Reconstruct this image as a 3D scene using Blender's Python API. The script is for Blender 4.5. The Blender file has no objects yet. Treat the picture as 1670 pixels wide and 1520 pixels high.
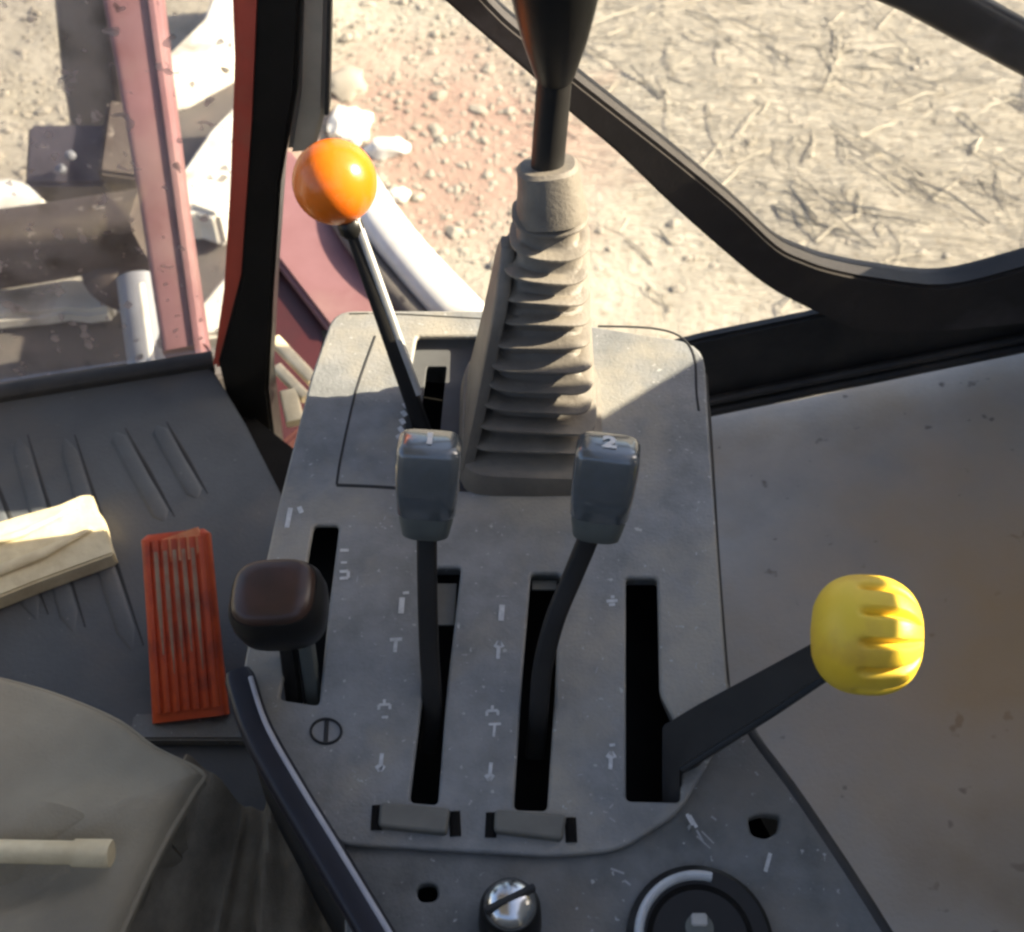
import bpy, bmesh, math, random
from mathutils import Vector, Matrix, noise
from mathutils.geometry import tessellate_polygon
random.seed(11)
R = math.radians
scene = bpy.context.scene
COL = scene.collection

# ------------------------------------------------------------ camera, sky, sun, exposure
FPX, PITCH, TILT = 1967.0, R(50), R(7)
RX = Vector((1, 0, 0)); FW = Vector((0, math.cos(PITCH), -math.sin(PITCH))); UP = Vector((0, math.sin(PITCH), math.cos(PITCH)))
def ray(px, py): return (px-835)/FPX*RX - (py-760)/FPX*UP + FW
CAM = -0.8*ray(865, 950).normalized()
cd = bpy.data.cameras.new('camera'); co = bpy.data.objects.new('camera', cd); COL.objects.link(co)
co.location = CAM; co.rotation_euler = (math.pi/2-PITCH, 0, 0)
cd.sensor_fit = 'HORIZONTAL'; cd.sensor_width = 36; cd.lens = 36*FPX/1670
cd.clip_start = .02; cd.clip_end = 3000
cd.dof.use_dof = True; cd.dof.focus_distance = .80; cd.dof.aperture_fstop = 11
scene.camera = co

SUN = Vector((.85, .08, .52)).normalized()
world = bpy.data.worlds.new('World'); scene.world = world; world.use_nodes = True
wn = world.node_tree; bg = wn.nodes['Background']
sky = wn.nodes.new('ShaderNodeTexSky'); sky.sky_type = 'NISHITA'; sky.sun_disc = False
sky.sun_elevation = math.asin(SUN.z); sky.sun_rotation = math.atan2(SUN.x, SUN.y)
sky.dust_density = 3.0; sky.air_density = .8; sky.ozone_density = .4
wn.links.new(sky.outputs[0], bg.inputs[0]); bg.inputs[1].default_value = .10
sl = bpy.data.lights.new('sun', 'SUN'); sl.energy = 5; sl.angle = R(.55); sl.color = (1, .89, .68)
so = bpy.data.objects.new('sun', sl); COL.objects.link(so)
so.rotation_euler = (-SUN).to_track_quat('-Z', 'Y').to_euler(); so.location = (3, 1, 3)
scene.view_settings.view_transform = 'Standard'; scene.view_settings.look = 'None'
scene.view_settings.exposure = 1.75; scene.view_settings.gamma = 1
scene.cycles.filter_width = 2.6

# ------------------------------------------------------------ real planes of the cab (metres)
NRM = Vector((0, -math.sin(TILT), math.cos(TILT))); VV = Vector((0, math.cos(TILT), math.sin(TILT)))
def pw(px, py, w=0.0):                    # point on the console plane, w above it
    r = ray(px, py); return CAM + r*((w - CAM.dot(NRM))/r.dot(NRM))
def uv(px, py, w=0.0):
    p = pw(px, py, w); return (p.x, p.dot(VV))
def con(u, v, w): return RX*u + VV*v + NRM*w
def pz(px, py, z):
    r = ray(px, py); return CAM + r*((z-CAM.z)/r.z)
def py_(px, py, y0, k=0.0):               # point on the vertical plane y = y0 + k*x
    r = ray(px, py); return CAM + r*((y0 + k*CAM.x - CAM.y)/(r.y - k*r.x))
W2 = (.3244, .12)
def pw2(px, py, off=0.0): return py_(px, py, W2[0]+off, W2[1])
UPZ0 = Vector((0, 0, 1))
FLOOR_Z, GROUND_Z = -.25, -1.3
CONM = Matrix(((1, 0, 0, 0), (0, VV.y, NRM.y, 0), (0, VV.z, NRM.z, 0), (0, 0, 0, 1)))

# ------------------------------------------------------------ materials
def mat(name, c1, c2=None, scale=40, rough=.6, rvar=.1, bump=.0, bscale=None, metal=0.0, speck=None, spk_scale=300, spk_thr=.7, dust=None, dscale=6, dthr=(.5, .75), spec=.5, detail=6):
    m = bpy.data.materials.new(name); m.use_nodes = True
    n = m.node_tree.nodes; L = m.node_tree.links; b = n['Principled BSDF']
    b.inputs['Metallic'].default_value = metal; b.inputs['Roughness'].default_value = rough
    b.inputs['Specular IOR Level'].default_value = spec
    tc = n.new('ShaderNodeTexCoord')
    def nz(s, det=detail, ro=.6):
        t = n.new('ShaderNodeTexNoise'); t.inputs['Scale'].default_value = s; t.inputs['Detail'].default_value = det
        t.inputs['Roughness'].default_value = ro; L.new(tc.outputs['Object'], t.inputs['Vector']); return t
    def ramp(t, a, bb):
        r = n.new('ShaderNodeMapRange'); r.inputs[1].default_value = a; r.inputs[2].default_value = bb; r.clamp = True
        L.new(t.outputs[0], r.inputs[0]); return r
    def mix(fac, a, bcol):
        x = n.new('ShaderNodeMix'); x.data_type = 'RGBA'
        L.new(fac.outputs[0], x.inputs[0])
        if isinstance(a, tuple): x.inputs[6].default_value = (*a, 1)
        else: L.new(a, x.inputs[6])
        x.inputs[7].default_value = (*bcol, 1); return x.outputs[2]
    base = nz(scale)
    if c2 is None: c2 = tuple(x*.75 for x in c1)
    col = mix(ramp(base, .35, .65), c1, c2)
    if dust: col = mix(ramp(nz(dscale), *dthr), col, dust)
    if speck: col = mix(ramp(nz(spk_scale, 2), spk_thr, spk_thr+.06), col, speck)
    L.new(col, b.inputs['Base Color'])
    rr = n.new('ShaderNodeMapRange'); rr.inputs[3].default_value = max(.02, rough-rvar); rr.inputs[4].default_value = min(1, rough+rvar)
    L.new(nz(scale*1.7).outputs[0], rr.inputs[0]); L.new(rr.outputs[0], b.inputs['Roughness'])
    if bump:
        bp = n.new('ShaderNodeBump'); bp.inputs['Strength'].default_value = bump; bp.inputs['Distance'].default_value = .002
        L.new(nz(bscale or scale*4).outputs[0], bp.inputs['Height']); L.new(bp.outputs[0], b.inputs['Normal'])
    return m
def mud_stain(m, c, r0, r1, col):           # an uneven dried-mud stain round a spot on the thing itself
    n = m.node_tree.nodes; L = m.node_tree.links; b = n['Principled BSDF']
    tc = n.new('ShaderNodeTexCoord'); d = n.new('ShaderNodeVectorMath'); d.operation = 'DISTANCE'; L.new(tc.outputs['Object'], d.inputs[0]); d.inputs[1].default_value = c
    t = n.new('ShaderNodeTexNoise'); t.inputs['Scale'].default_value = 11; t.inputs['Detail'].default_value = 7; L.new(tc.outputs['Object'], t.inputs['Vector'])
    ad = n.new('ShaderNodeMath'); ad.operation = 'MULTIPLY_ADD'; L.new(t.outputs[0], ad.inputs[0]); ad.inputs[1].default_value = .22; L.new(d.outputs['Value'], ad.inputs[2])
    r = n.new('ShaderNodeMapRange'); r.inputs[1].default_value = r0+.10; r.inputs[2].default_value = r1+.12; r.inputs[3].default_value = .85; r.inputs[4].default_value = 0; L.new(ad.outputs[0], r.inputs[0])
    x = n.new('ShaderNodeMix'); x.data_type = 'RGBA'; L.new(r.outputs[0], x.inputs[0])
    L.new(b.inputs['Base Color'].links[0].from_socket, x.inputs[6]); x.inputs[7].default_value = (*col, 1); L.new(x.outputs[2], b.inputs['Base Color'])
M = {}
M_ = M
M['console'] = mat('console_plastic', (.25, .253, .25), (.17, .174, .17), 34, .42, .16, .4, 420, speck=(.40, .40, .38), spk_scale=185, spk_thr=.675, dust=(.31, .285, .235), dscale=13, dthr=(.47, .66), detail=10)
M['consolelow'] = mat('console_base_plastic', (.175, .18, .178), (.105, .11, .106), 38, .5, .14, .4, 420, speck=(.36, .37, .36), spk_scale=190, spk_thr=.67, dust=(.19, .17, .14), dscale=9, dthr=(.45, .7))
M['catch'] = mat('catch_olive_plastic', (.17, .165, .14), (.135, .13, .11), 40, .6)
M['recess'] = mat('recess_plastic', (.10, .103, .105), (.08, .08, .08), 30, .6)
M['seam'] = mat('seam_dark', (.03, .03, .03), None, 40, .8)
M['black'] = mat('black_metal', (.016, .015, .014), (.024, .022, .02), 30, .5, .12, spec=.25)
M['void'] = mat('dark_cavity', (.014, .013, .012), None, 40, .9, spec=.1)
M['rubber'] = mat('black_rubber', (.02, .02, .02), (.035, .033, .03), 25, .6, .1, .2, 300, dust=(.07, .06, .05), dscale=7)
M['frame'] = mat('door_frame_paint', (.026, .022, .02), (.04, .034, .03), 18, .45, .1, .1, 200, dust=(.10, .09, .088), dscale=8, dthr=(.5, .75))
M['boot'] = mat('boot_rubber', (.175, .152, .124), (.125, .108, .088), 30, .55, .1, .3, 400, dust=(.27, .235, .185), dscale=14, dthr=(.45, .7))
M['boot_dark'] = mat('boot_collar_rubber', (.075, .065, .05), (.06, .05, .04), 30, .65)
M['grip'] = mat('grey_grip_plastic', (.105, .115, .12), (.085, .094, .096), 60, .2, .08, .1, 300)
M['gripdark'] = mat('grey_grip_ferrule', (.13, .14, .125), (.10, .11, .10), 50, .5)
M['print'] = mat('white_print', (.62, .63, .63), (.45, .46, .46), 300, .5)
M['scratch'] = mat('pale_scratch', (.36, .37, .37), None, 300, .5)
M['orange'] = mat('orange_plastic', (.84, .19, .01), (.78, .15, .008), 20, .25, .1, .06, 300, dust=(.66, .19, .04), dscale=34, dthr=(.56, .74))
M['yellow'] = mat('yellow_plastic', (.95, .66, .055), (.92, .60, .04), 24, .48, .08, .12, 300, spec=.5, dust=(.74, .43, .05), dscale=22, dthr=(.52, .72))
M['brown'] = mat('brown_black_plastic', (.060, .026, .017), (.036, .019, .013), 40, .36, .1)
M['blackp'] = mat('black_plastic', (.009, .009, .008), (.014, .013, .012), 30, .38, .1, spec=.3)
for k_ in ('grip',):
    b_ = M[k_].node_tree.nodes['Principled BSDF']; b_.inputs['Coat Weight'].default_value = 1.0; b_.inputs['Coat Roughness'].default_value = .08; b_.inputs['Coat IOR'].default_value = 1.65
M['red'] = mat('pedal_red_paint', (.66, .095, .022), (.54, .06, .016), 30, .45, .12, .2, 200, dust=(.26, .05, .025), dscale=30)
M['worn'] = mat('worn_pedal_metal', (.38, .27, .17), (.34, .13, .07), 45, .5, .15, .2, 300)
M['sunlit_worn'] = mat('sunlit_worn_paint', (.80, .30, .12), (.70, .18, .06), 90, .5, .1, .3, 200, dust=(.7, .5, .3), dscale=60)  # worn paint with the sunlit spot put into its colour
M['mat'] = mat('floor_mat_rubber', (.092, .099, .106), (.070, .075, .08), 12, .62, .1, .3, 250, dust=(.125, .115, .105), dscale=5, dthr=(.48, .72), speck=(.22, .215, .20), spk_scale=160, spk_thr=.72)
M['panel'] = mat('side_panel_paint', (.64, .585, .515), (.48, .44, .39), 11, .5, .14, .3, 250, dust=(.57, .46, .33), dscale=4.2, dthr=(.47, .68), speck=(.22, .185, .16), spk_scale=45, spk_thr=.68)
M['seat'] = mat('seat_cloth', (.33, .295, .22), (.25, .222, .165), 9, .8, .1, .35, 500, dust=(.21, .19, .15), dscale=7, spec=.25)
M['fabric'] = mat('dark_brown_fabric', (.30, .265, .20), (.19, .165, .125), 40, .85, .05, .4, 500)
M['navy'] = mat('navy_painted_metal', (.017, .018, .027), (.013, .014, .02), 30, .4, .08, spec=.35)
M['navyedge'] = mat('painted_edge_highlight', (.42, .42, .44), (.34, .34, .37), 60, .4)
M['steel'] = mat('bright_steel', (.75, .75, .74), (.6, .6, .58), 80, .22, .08, metal=1.0)
M['palegrey'] = mat('pale_worn_rim', (.62, .64, .65), (.5, .52, .53), 60, .35)
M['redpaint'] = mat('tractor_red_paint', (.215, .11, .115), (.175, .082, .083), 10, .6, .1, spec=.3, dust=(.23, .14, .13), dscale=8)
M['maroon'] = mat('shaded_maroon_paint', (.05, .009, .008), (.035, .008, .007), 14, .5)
M['redtrim'] = mat('red_pillar_trim', (.56, .095, .06), (.44, .08, .05), 16, .5, dust=(.38, .17, .11), dscale=9)
M['greytrim'] = mat('grey_pillar_trim', (.50, .45, .35), (.40, .36, .28), 25, .6)
M['white'] = mat('white_paint', (.62, .61, .58), (.52, .50, .46), 12, .4, dust=(.42, .38, .31), dscale=9)
M['palestone'] = mat('pale_limewash', (.74, .71, .63), (.60, .56, .48), 14, .8, .05, .5, 60, dust=(.34, .30, .24), dscale=9, dthr=(.52, .72))
M['rust'] = mat('rusty_steel', (.055, .04, .034), (.036, .026, .023), 16, .8, .1, .6, 120, speck=(.22, .19, .16), spk_scale=45, spk_thr=.64, dust=(.10, .08, .065), dscale=8)
M['purple'] = mat('dusty_dark_steel', (.055, .047, .06), (.04, .035, .045), 20, .6, .1, .3, 100, speck=(.2, .18, .18), spk_scale=60, spk_thr=.66)
M['pipe'] = mat('galvanised_pipe', (.20, .205, .23), (.16, .165, .185), 20, .5)
M['pipe_lit'] = mat('pale_metal_and_lit_side', (.50, .49, .46), (.40, .39, .36), 60, .5)  # pale metal; on the ball lever rod it paints the sunlit side
M['post'] = mat('weathered_post', (.10, .085, .072), (.14, .12, .10), 12, .8, .1, .5, 100)
M['hood'] = mat('dusty_grey_hood', (.10, .088, .078), (.075, .067, .06), 9, .7, .1, .3, 80, dust=(.13, .105, .088), dscale=12, speck=(.03, .025, .025), spk_scale=40, spk_thr=.67)
M['wood'] = mat('pale_wood', (.74, .64, .42), (.60, .50, .31), 50, .7, .1, .3, 200)
M['straw'] = mat('dry_straw', (.38, .34, .265), (.30, .265, .20), 5, .8)
M['pebble'] = mat('pebble_stone', (.28, .25, .20), (.21, .183, .143), 3, .85)
M['shell'] = mat('added_shell_surface', (.34, .34, .33), (.30, .30, .29), 10, .8)

def ground_material():
    m = bpy.data.materials.new('sandy_ground'); m.use_nodes = True
    n = m.node_tree.nodes; L = m.node_tree.links; b = n['Principled BSDF']; b.inputs['Roughness'].default_value = .95
    tc = n.new('ShaderNodeTexCoord')
    def nz(s, det=8, ro=.6, dist=0):
        t = n.new('ShaderNodeTexNoise'); t.inputs['Scale'].default_value = s; t.inputs['Detail'].default_value = det
        t.inputs['Roughness'].default_value = ro; t.inputs['Distortion'].default_value = dist
        L.new(tc.outputs['Object'], t.inputs['Vector']); return t
    def mr(s, a, c):
        r = n.new('ShaderNodeMapRange'); r.inputs[1].default_value = a; r.inputs[2].default_value = c; L.new(s, r.inputs[0]); return r.outputs[0]
    def mix(f, a, c):
        x = n.new('ShaderNodeMix'); x.data_type = 'RGBA'; L.new(f, x.inputs[0])
        for i, v in ((6, a), (7, c)):
            if isinstance(v, tuple): x.inputs[i].default_value = (*v, 1)
            else: L.new(v, x.inputs[i])
        return x.outputs[2]
    col = mix(mr(nz(7).outputs[0], .38, .62), (.395, .355, .285), (.35, .312, .245))
    col = mix(mr(nz(45, 4).outputs[0], .55, .7), col, (.25, .213, .157))
    # reddish soil patch left of the door
    d = n.new('ShaderNodeVectorMath'); d.operation = 'DISTANCE'; L.new(tc.outputs['Object'], d.inputs[0]); d.inputs[1].default_value = (-.22, 2.30, GROUND_Z)
    ad = n.new('ShaderNodeMath'); ad.operation = 'MULTIPLY_ADD'; L.new(nz(4, 5).outputs[0], ad.inputs[0]); ad.inputs[1].default_value = .9; L.new(d.outputs['Value'], ad.inputs[2])
    rm = n.new('ShaderNodeMapRange'); rm.inputs[1].default_value = .72; rm.inputs[2].default_value = 1.05; rm.inputs[3].default_value = 1; rm.inputs[4].default_value = 0
    L.new(ad.outputs[0], rm.inputs[0])
    col = mix(rm.outputs[0], col, (.33, .225, .175))
    L.new(col, b.inputs['Base Color'])
    bp = n.new('ShaderNodeBump'); bp.inputs['Strength'].default_value = .9; bp.inputs['Distance'].default_value = .028
    def streak(rot, sx, sy, dist):
        mp = n.new('ShaderNodeMapping'); mp.inputs['Rotation'].default_value = (0, 0, rot); mp.inputs['Scale'].default_value = (sx, sy, 1)
        L.new(tc.outputs['Object'], mp.inputs['Vector'])
        t = n.new('ShaderNodeTexNoise'); t.inputs['Scale'].default_value = 1; t.inputs['Detail'].default_value = 4; t.inputs['Distortion'].default_value = dist
        L.new(mp.outputs[0], t.inputs['Vector']); return mr(t.outputs[0], .35, .65)
    s1, s2, s3 = streak(.9, 7, 42, .5), streak(2.3, 7, 46, .5), streak(-.2, 9, 50, .6)
    m1 = n.new('ShaderNodeMath'); m1.operation = 'MINIMUM'; L.new(s1, m1.inputs[0]); L.new(s2, m1.inputs[1])
    m2 = n.new('ShaderNodeMath'); m2.operation = 'MINIMUM'; L.new(m1.outputs[0], m2.inputs[0]); L.new(s3, m2.inputs[1])
    sp = n.new('ShaderNodeSeparateXYZ'); L.new(tc.outputs['Object'], sp.inputs[0])
    sm_ = n.new('ShaderNodeMath'); sm_.operation = 'MULTIPLY_ADD'; L.new(sp.outputs[1], sm_.inputs[0]); sm_.inputs[1].default_value = .55; L.new(sp.outputs[0], sm_.inputs[2])
    reg = mr(sm_.outputs[0], 1.25, 1.65)
    m3 = n.new('ShaderNodeMath'); m3.operation = 'MULTIPLY'; L.new(m2.outputs[0], m3.inputs[0]); L.new(reg, m3.inputs[1])
    ms = n.new('ShaderNodeMath'); ms.operation = 'MULTIPLY'; L.new(m3.outputs[0], ms.inputs[0]); ms.inputs[1].default_value = 1.3
    m4 = n.new('ShaderNodeMath'); m4.operation = 'ADD'; L.new(ms.outputs[0], m4.inputs[0]); L.new(nz(30, 8, .7).outputs[0], m4.inputs[1])
    L.new(m4.outputs[0], bp.inputs['Height']); L.new(bp.outputs[0], b.inputs['Normal'])
    return m
M['ground'] = ground_material()

def glass_material(name, dirt, cov):
    m = bpy.data.materials.new(name); m.use_nodes = True
    n = m.node_tree.nodes; L = m.node_tree.links; out = n['Material Output']; n.remove(n['Principled BSDF'])
    tr = n.new('ShaderNodeBsdfTransparent'); gl = n.new('ShaderNodeBsdfGlossy'); gl.inputs['Roughness'].default_value = .03
    mx = n.new('ShaderNodeMixShader'); fr = n.new('ShaderNodeFresnel'); fr.inputs[0].default_value = 1.3
    L.new(fr.outputs[0], mx.inputs[0]); L.new(tr.outputs[0], mx.inputs[1]); L.new(gl.outputs[0], mx.inputs[2])
    last = mx
    if dirt:
        df = n.new('ShaderNodeBsdfDiffuse'); df.inputs[0].default_value = (*dirt, 1)
        tc = n.new('ShaderNodeTexCoord'); t = n.new('ShaderNodeTexNoise'); t.inputs['Scale'].default_value = 5; t.inputs['Detail'].default_value = 6
        L.new(tc.outputs['Object'], t.inputs['Vector'])
        r = n.new('ShaderNodeMapRange'); r.inputs[1].default_value = .35; r.inputs[2].default_value = .75; r.inputs[3].default_value = cov*.4; r.inputs[4].default_value = cov
        L.new(t.outputs[0], r.inputs[0])
        t2 = n.new('ShaderNodeTexNoise'); t2.inputs['Scale'].default_value = 70; t2.inputs['Detail'].default_value = 1
        L.new(tc.outputs['Object'], t2.inputs['Vector'])
        r2 = n.new('ShaderNodeMapRange'); r2.inputs[1].default_value = .66; r2.inputs[2].default_value = .72; r2.inputs[4].default_value = .65
        L.new(t2.outputs[0], r2.inputs[0])
        t3 = n.new('ShaderNodeTexNoise'); t3.inputs['Scale'].default_value = 26; t3.inputs['Detail'].default_value = 5; L.new(tc.outputs['Object'], t3.inputs['Vector'])
        r3 = n.new('ShaderNodeMapRange'); r3.inputs[1].default_value = .50; r3.inputs[2].default_value = .68; L.new(t3.outputs[0], r3.inputs[0])
        cm = n.new('ShaderNodeMix'); cm.data_type = 'RGBA'; cm.inputs[6].default_value = (*dirt, 1); cm.inputs[7].default_value = (.20, .15, .125, 1)
        L.new(r3.outputs[0], cm.inputs[0]); L.new(cm.outputs[2], df.inputs[0])
        mxx = n.new('ShaderNodeMath'); mxx.operation = 'MAXIMUM'; L.new(r.outputs[0], mxx.inputs[0]); L.new(r2.outputs[0], mxx.inputs[1])
        m2 = n.new('ShaderNodeMixShader'); L.new(mxx.outputs[0], m2.inputs[0]); L.new(mx.outputs[0], m2.inputs[1]); L.new(df.outputs[0], m2.inputs[2]); last = m2
    L.new(last.outputs[0], out.inputs[0]); return m
M['windshield'] = glass_material('dusty_windscreen_glass', (.66, .56, .52), .30)
M['glass'] = glass_material('clear_window_glass', None, 0)

# ------------------------------------------------------------ building helpers (vertices are given in world space)
def link(name, me, m, parent=None, smooth=True):
    o = bpy.data.objects.new(name, me); COL.objects.link(o)
    me.materials.clear(); me.materials.append(m)
    if smooth:
        for p in me.polygons: p.use_smooth = True
        try: me.set_sharp_from_angle(angle=R(38))
        except Exception: pass
    if parent is not None:
        off = world_loc(parent); me.transform(Matrix.Translation(-off)); o.parent = parent
    return o
LOC = {}
def world_loc(o):
    v = Vector(o.location); p = o.parent
    while p is not None: v = v + p.location; p = p.parent
    return v
def tag(o, label=None, cat=None, group=None, kind=None):
    if label: o['label'] = label
    if cat: o['category'] = cat
    if group: o['group'] = group
    if kind: o['kind'] = kind
    return o
def thing(name, label, cat, loc, group=None):
    o = bpy.data.objects.new(name, None); o.empty_display_size = .02; COL.objects.link(o); o.location = loc
    return tag(o, label, cat, group)
def mesh_of(bm):
    bmesh.ops.recalc_face_normals(bm, faces=bm.faces)
    me = bpy.data.meshes.new('mesh'); bm.to_mesh(me); bm.free(); return me
def loft(rings, cap=True, closed=True):
    bm = bmesh.new(); vr = [[bm.verts.new(p) for p in r] for r in rings]; n = len(rings[0])
    for a, b in zip(vr, vr[1:]):
        for i in range(n if closed else n-1):
            j = (i+1) % n; bm.faces.new((a[i], a[j], b[j], b[i]))
    if cap: bm.faces.new(vr[0][::-1]); bm.faces.new(vr[-1])
    return mesh_of(bm)
def basis(axis, hint=RX):
    a = axis.normalized(); x = (hint - a*hint.dot(a)).normalized(); return x, a.cross(x), a
def srect(c, x, y, hx, hy, n=28, e=.5):   # super-ellipse ring
    out = []
    for i in range(n):
        t = 2*math.pi*i/n; ct, st = math.cos(t), math.sin(t)
        out.append(c + x*(hx*math.copysign(abs(ct)**e, ct)) + y*(hy*math.copysign(abs(st)**e, st)))
    return out
def tube(pts, rx, ry=None, hint=RX, e=1.0, n=20, cap=True):
    pts = [Vector(p) for p in pts]; rings = []
    for i, p in enumerate(pts):
        d = (pts[min(i+1, len(pts)-1)] - pts[max(i-1, 0)])
        x, y, a = basis(d, hint)
        r1 = rx[i] if isinstance(rx, (list, tuple)) else rx
        r2 = r1 if ry is None else (ry[i] if isinstance(ry, (list, tuple)) else ry)
        rings.append(srect(p, x, y, r1, r2, n, e))
    return loft(rings, cap)
def spline(pts, k=6):
    pts = [Vector(p) for p in pts]; out = []
    for i in range(len(pts)-1):
        p0, p1, p2, p3 = pts[max(i-1, 0)], pts[i], pts[i+1], pts[min(i+2, len(pts)-1)]
        for j in range(k):
            t = j/k
            out.append(.5*((2*p1) + (p2-p0)*t + (2*p0-5*p1+4*p2-p3)*t*t + (3*p1-p0-3*p2+p3)*t**3))
    out.append(pts[-1]); return out
def revolve(prof, c, axis, n=36, hint=RX):  # prof: (radius, height along the axis)
    x, y, a = basis(Vector(axis), hint); rings = []
    for r, h in prof:
        rings.append([c + a*h + (x*math.cos(2*math.pi*i/n) + y*math.sin(2*math.pi*i/n))*max(r, 1e-5) for i in range(n)])
    return loft(rings)
def prism(poly, d, bevel=0.0):             # polygon extruded by the vector d
    bm = bmesh.new(); vs = [bm.verts.new(p) for p in poly]; f = bm.faces.new(vs)
    g = bmesh.ops.extrude_face_region(bm, geom=[f])
    bmesh.ops.translate(bm, vec=d, verts=[v for v in g['geom'] if isinstance(v, bmesh.types.BMVert)])
    if bevel:
        bmesh.ops.recalc_face_normals(bm, faces=bm.faces)
        ee = [e for e in bm.edges if len(e.link_faces) == 2 and e.calc_face_angle(0) > .5]
        bmesh.ops.bevel(bm, geom=ee, offset=bevel, segments=2, affect='EDGES', clamp_overlap=True)
    return mesh_of(bm)
def box(c, hx, hy, hz, x=RX, y=Vector((0, 1, 0)), bevel=.002):
    z = x.cross(y); p = [c + x*(a*hx) + y*(b*hy) - z*hz for a, b in ((-1, -1), (1, -1), (1, 1), (-1, 1))]
    return prism(p, z*(2*hz), bevel)
def plate(outlines, thick, bevel, mtx, w):  # flat 2-D outlines (first outer, rest holes) with rounded edges, mapped by mtx, top at w
    cu = bpy.data.curves.new('c', 'CURVE'); cu.dimensions = '2D'; cu.fill_mode = 'BOTH'
    cu.extrude = max(thick/2-bevel, 0); cu.bevel_depth = bevel; cu.bevel_resolution = 2; cu.offset = -bevel
    for ol in outlines:
        s = cu.splines.new('POLY'); s.points.add(len(ol)-1)
        for q, p in zip(s.points, ol): q.co = (p[0], p[1], 0, 1)
        s.use_cyclic_u = True
    o = bpy.data.objects.new('c', cu); COL.objects.link(o)
    dg = bpy.context.evaluated_depsgraph_get(); me = bpy.data.meshes.new_from_object(o.evaluated_get(dg))
    bpy.data.objects.remove(o); bpy.data.curves.remove(cu)
    me.transform(mtx @ Matrix.Translation((0, 0, w-thick/2))); return me
def rpoly(pts, r=.004, k=5):               # 2-D polygon with rounded corners
    out = []; n = len(pts)
    for i in range(n):
        p0, p1, p2 = Vector(pts[i-1]), Vector(pts[i]), Vector(pts[(i+1) % n])
        rr = r[i] if isinstance(r, (list, tuple)) else r
        a = p1 + (p0-p1).normalized()*min(rr, (p0-p1).length*.45); b = p1 + (p2-p1).normalized()*min(rr, (p2-p1).length*.45)
        for j in range(k+1):
            t = j/k; out.append(tuple(a*(1-t)**2 + p1*2*t*(1-t) + b*t*t))
    return out
def UVs(l, w=0.0): return [uv(x, y, w) for x, y in l]
def text_mesh(s, size):
    cu = bpy.data.curves.new('t', 'FONT'); cu.body = s; cu.size = size; cu.align_x = 'CENTER'; cu.align_y = 'CENTER'; cu.extrude = .0003; cu.offset = size*.045
    o = bpy.data.objects.new('t', cu); COL.objects.link(o)
    dg = bpy.context.evaluated_depsgraph_get(); me = bpy.data.meshes.new_from_object(o.evaluated_get(dg))
    bpy.data.objects.remove(o); return me
def frame_m(c, x, y):
    z = x.cross(y); m = Matrix.Identity(4)
    for i in range(3): m[i][0], m[i][1], m[i][2], m[i][3] = x[i], y[i], z[i], c[i]
    return m

# ------------------------------------------------------------ ground
def ground():
    bm = bmesh.new()
    xs = [-900, -200, -40, -10, -4] + [-2.6+i*.05 for i in range(105)] + [4, 10, 40, 200, 900]
    ys = [-900, -200, -40, -8, 0] + [.8+i*.05 for i in range(75)] + [7, 12, 40, 200, 900]
    g = []
    for y in ys:
        row = []
        for x in xs:
            h = 0
            if abs(x) < 3 and .5 < y < 5: h = .03*noise.noise((x*1.6, y*1.6, 3)) + .012*noise.noise((x*6, y*6, 1)) + .006*noise.noise((x*15, y*15, 1))
            row.append(bm.verts.new((x, y, GROUND_Z+h)))
        g.append(row)
    for a, b in zip(g, g[1:]):
        for i in range(len(xs)-1): bm.faces.new((a[i], a[i+1], b[i+1], b[i]))
    tag(link('ground', mesh_of(bm), M['ground']), 'dry sandy farmyard ground seen outside the cab', kind='structure')
ground()
def gpx(px, py): return pz(px, py, GROUND_Z)
def straw():
    vs, fs = [], []
    rnd = random.Random(5)
    for i in range(480):
        px = rnd.uniform(900, 1760); py = rnd.uniform(-60, 500)
        p = gpx(px, py)
        cl = noise.noise((p.x*2.2, p.y*2.2, 7))
        if cl < -.18 and rnd.random() < .8: continue
        if px < 1000 + .9*max(0, py-40) and rnd.random() < .75: continue
        L_ = rnd.uniform(.03, .20)*(1 if rnd.random() < .8 else 1.6); w = rnd.uniform(.0007, .0026)*(1 if rnd.random() < .9 else 1.8)
        a = rnd.gauss(2.2, .6) if cl > .15 else rnd.uniform(0, math.pi)
        d = Vector((math.cos(a), math.sin(a), rnd.gauss(0, .05))); s = Vector((-d.y, d.x, 0))*w
        h = rnd.uniform(.001, .012)
        o = p + Vector((0, 0, h + .03*noise.noise((p.x*1.6, p.y*1.6, 3))))
        mid = o + Vector((rnd.gauss(0, .006), rnd.gauss(0, .006), rnd.gauss(.004, .004)))
        k = len(vs)
        for q in (o-d*L_/2, mid, o+d*L_/2):
            vs += [q-s, q+s, q+Vector((0, 0, w*1.3))]
        for j in (0, 3): fs += [(k+j, k+j+3, k+j+5, k+j+2), (k+j+1, k+j+2, k+j+5, k+j+4), (k+j, k+j+1, k+j+4, k+j+3)]
    me = bpy.data.meshes.new('straw'); me.from_pydata([tuple(v) for v in vs], [], fs)
    tag(link('straw_litter', me, M['straw'], None, False), 'scattered dry straw littering the sandy ground beyond the door', kind='stuff')
straw()
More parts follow.
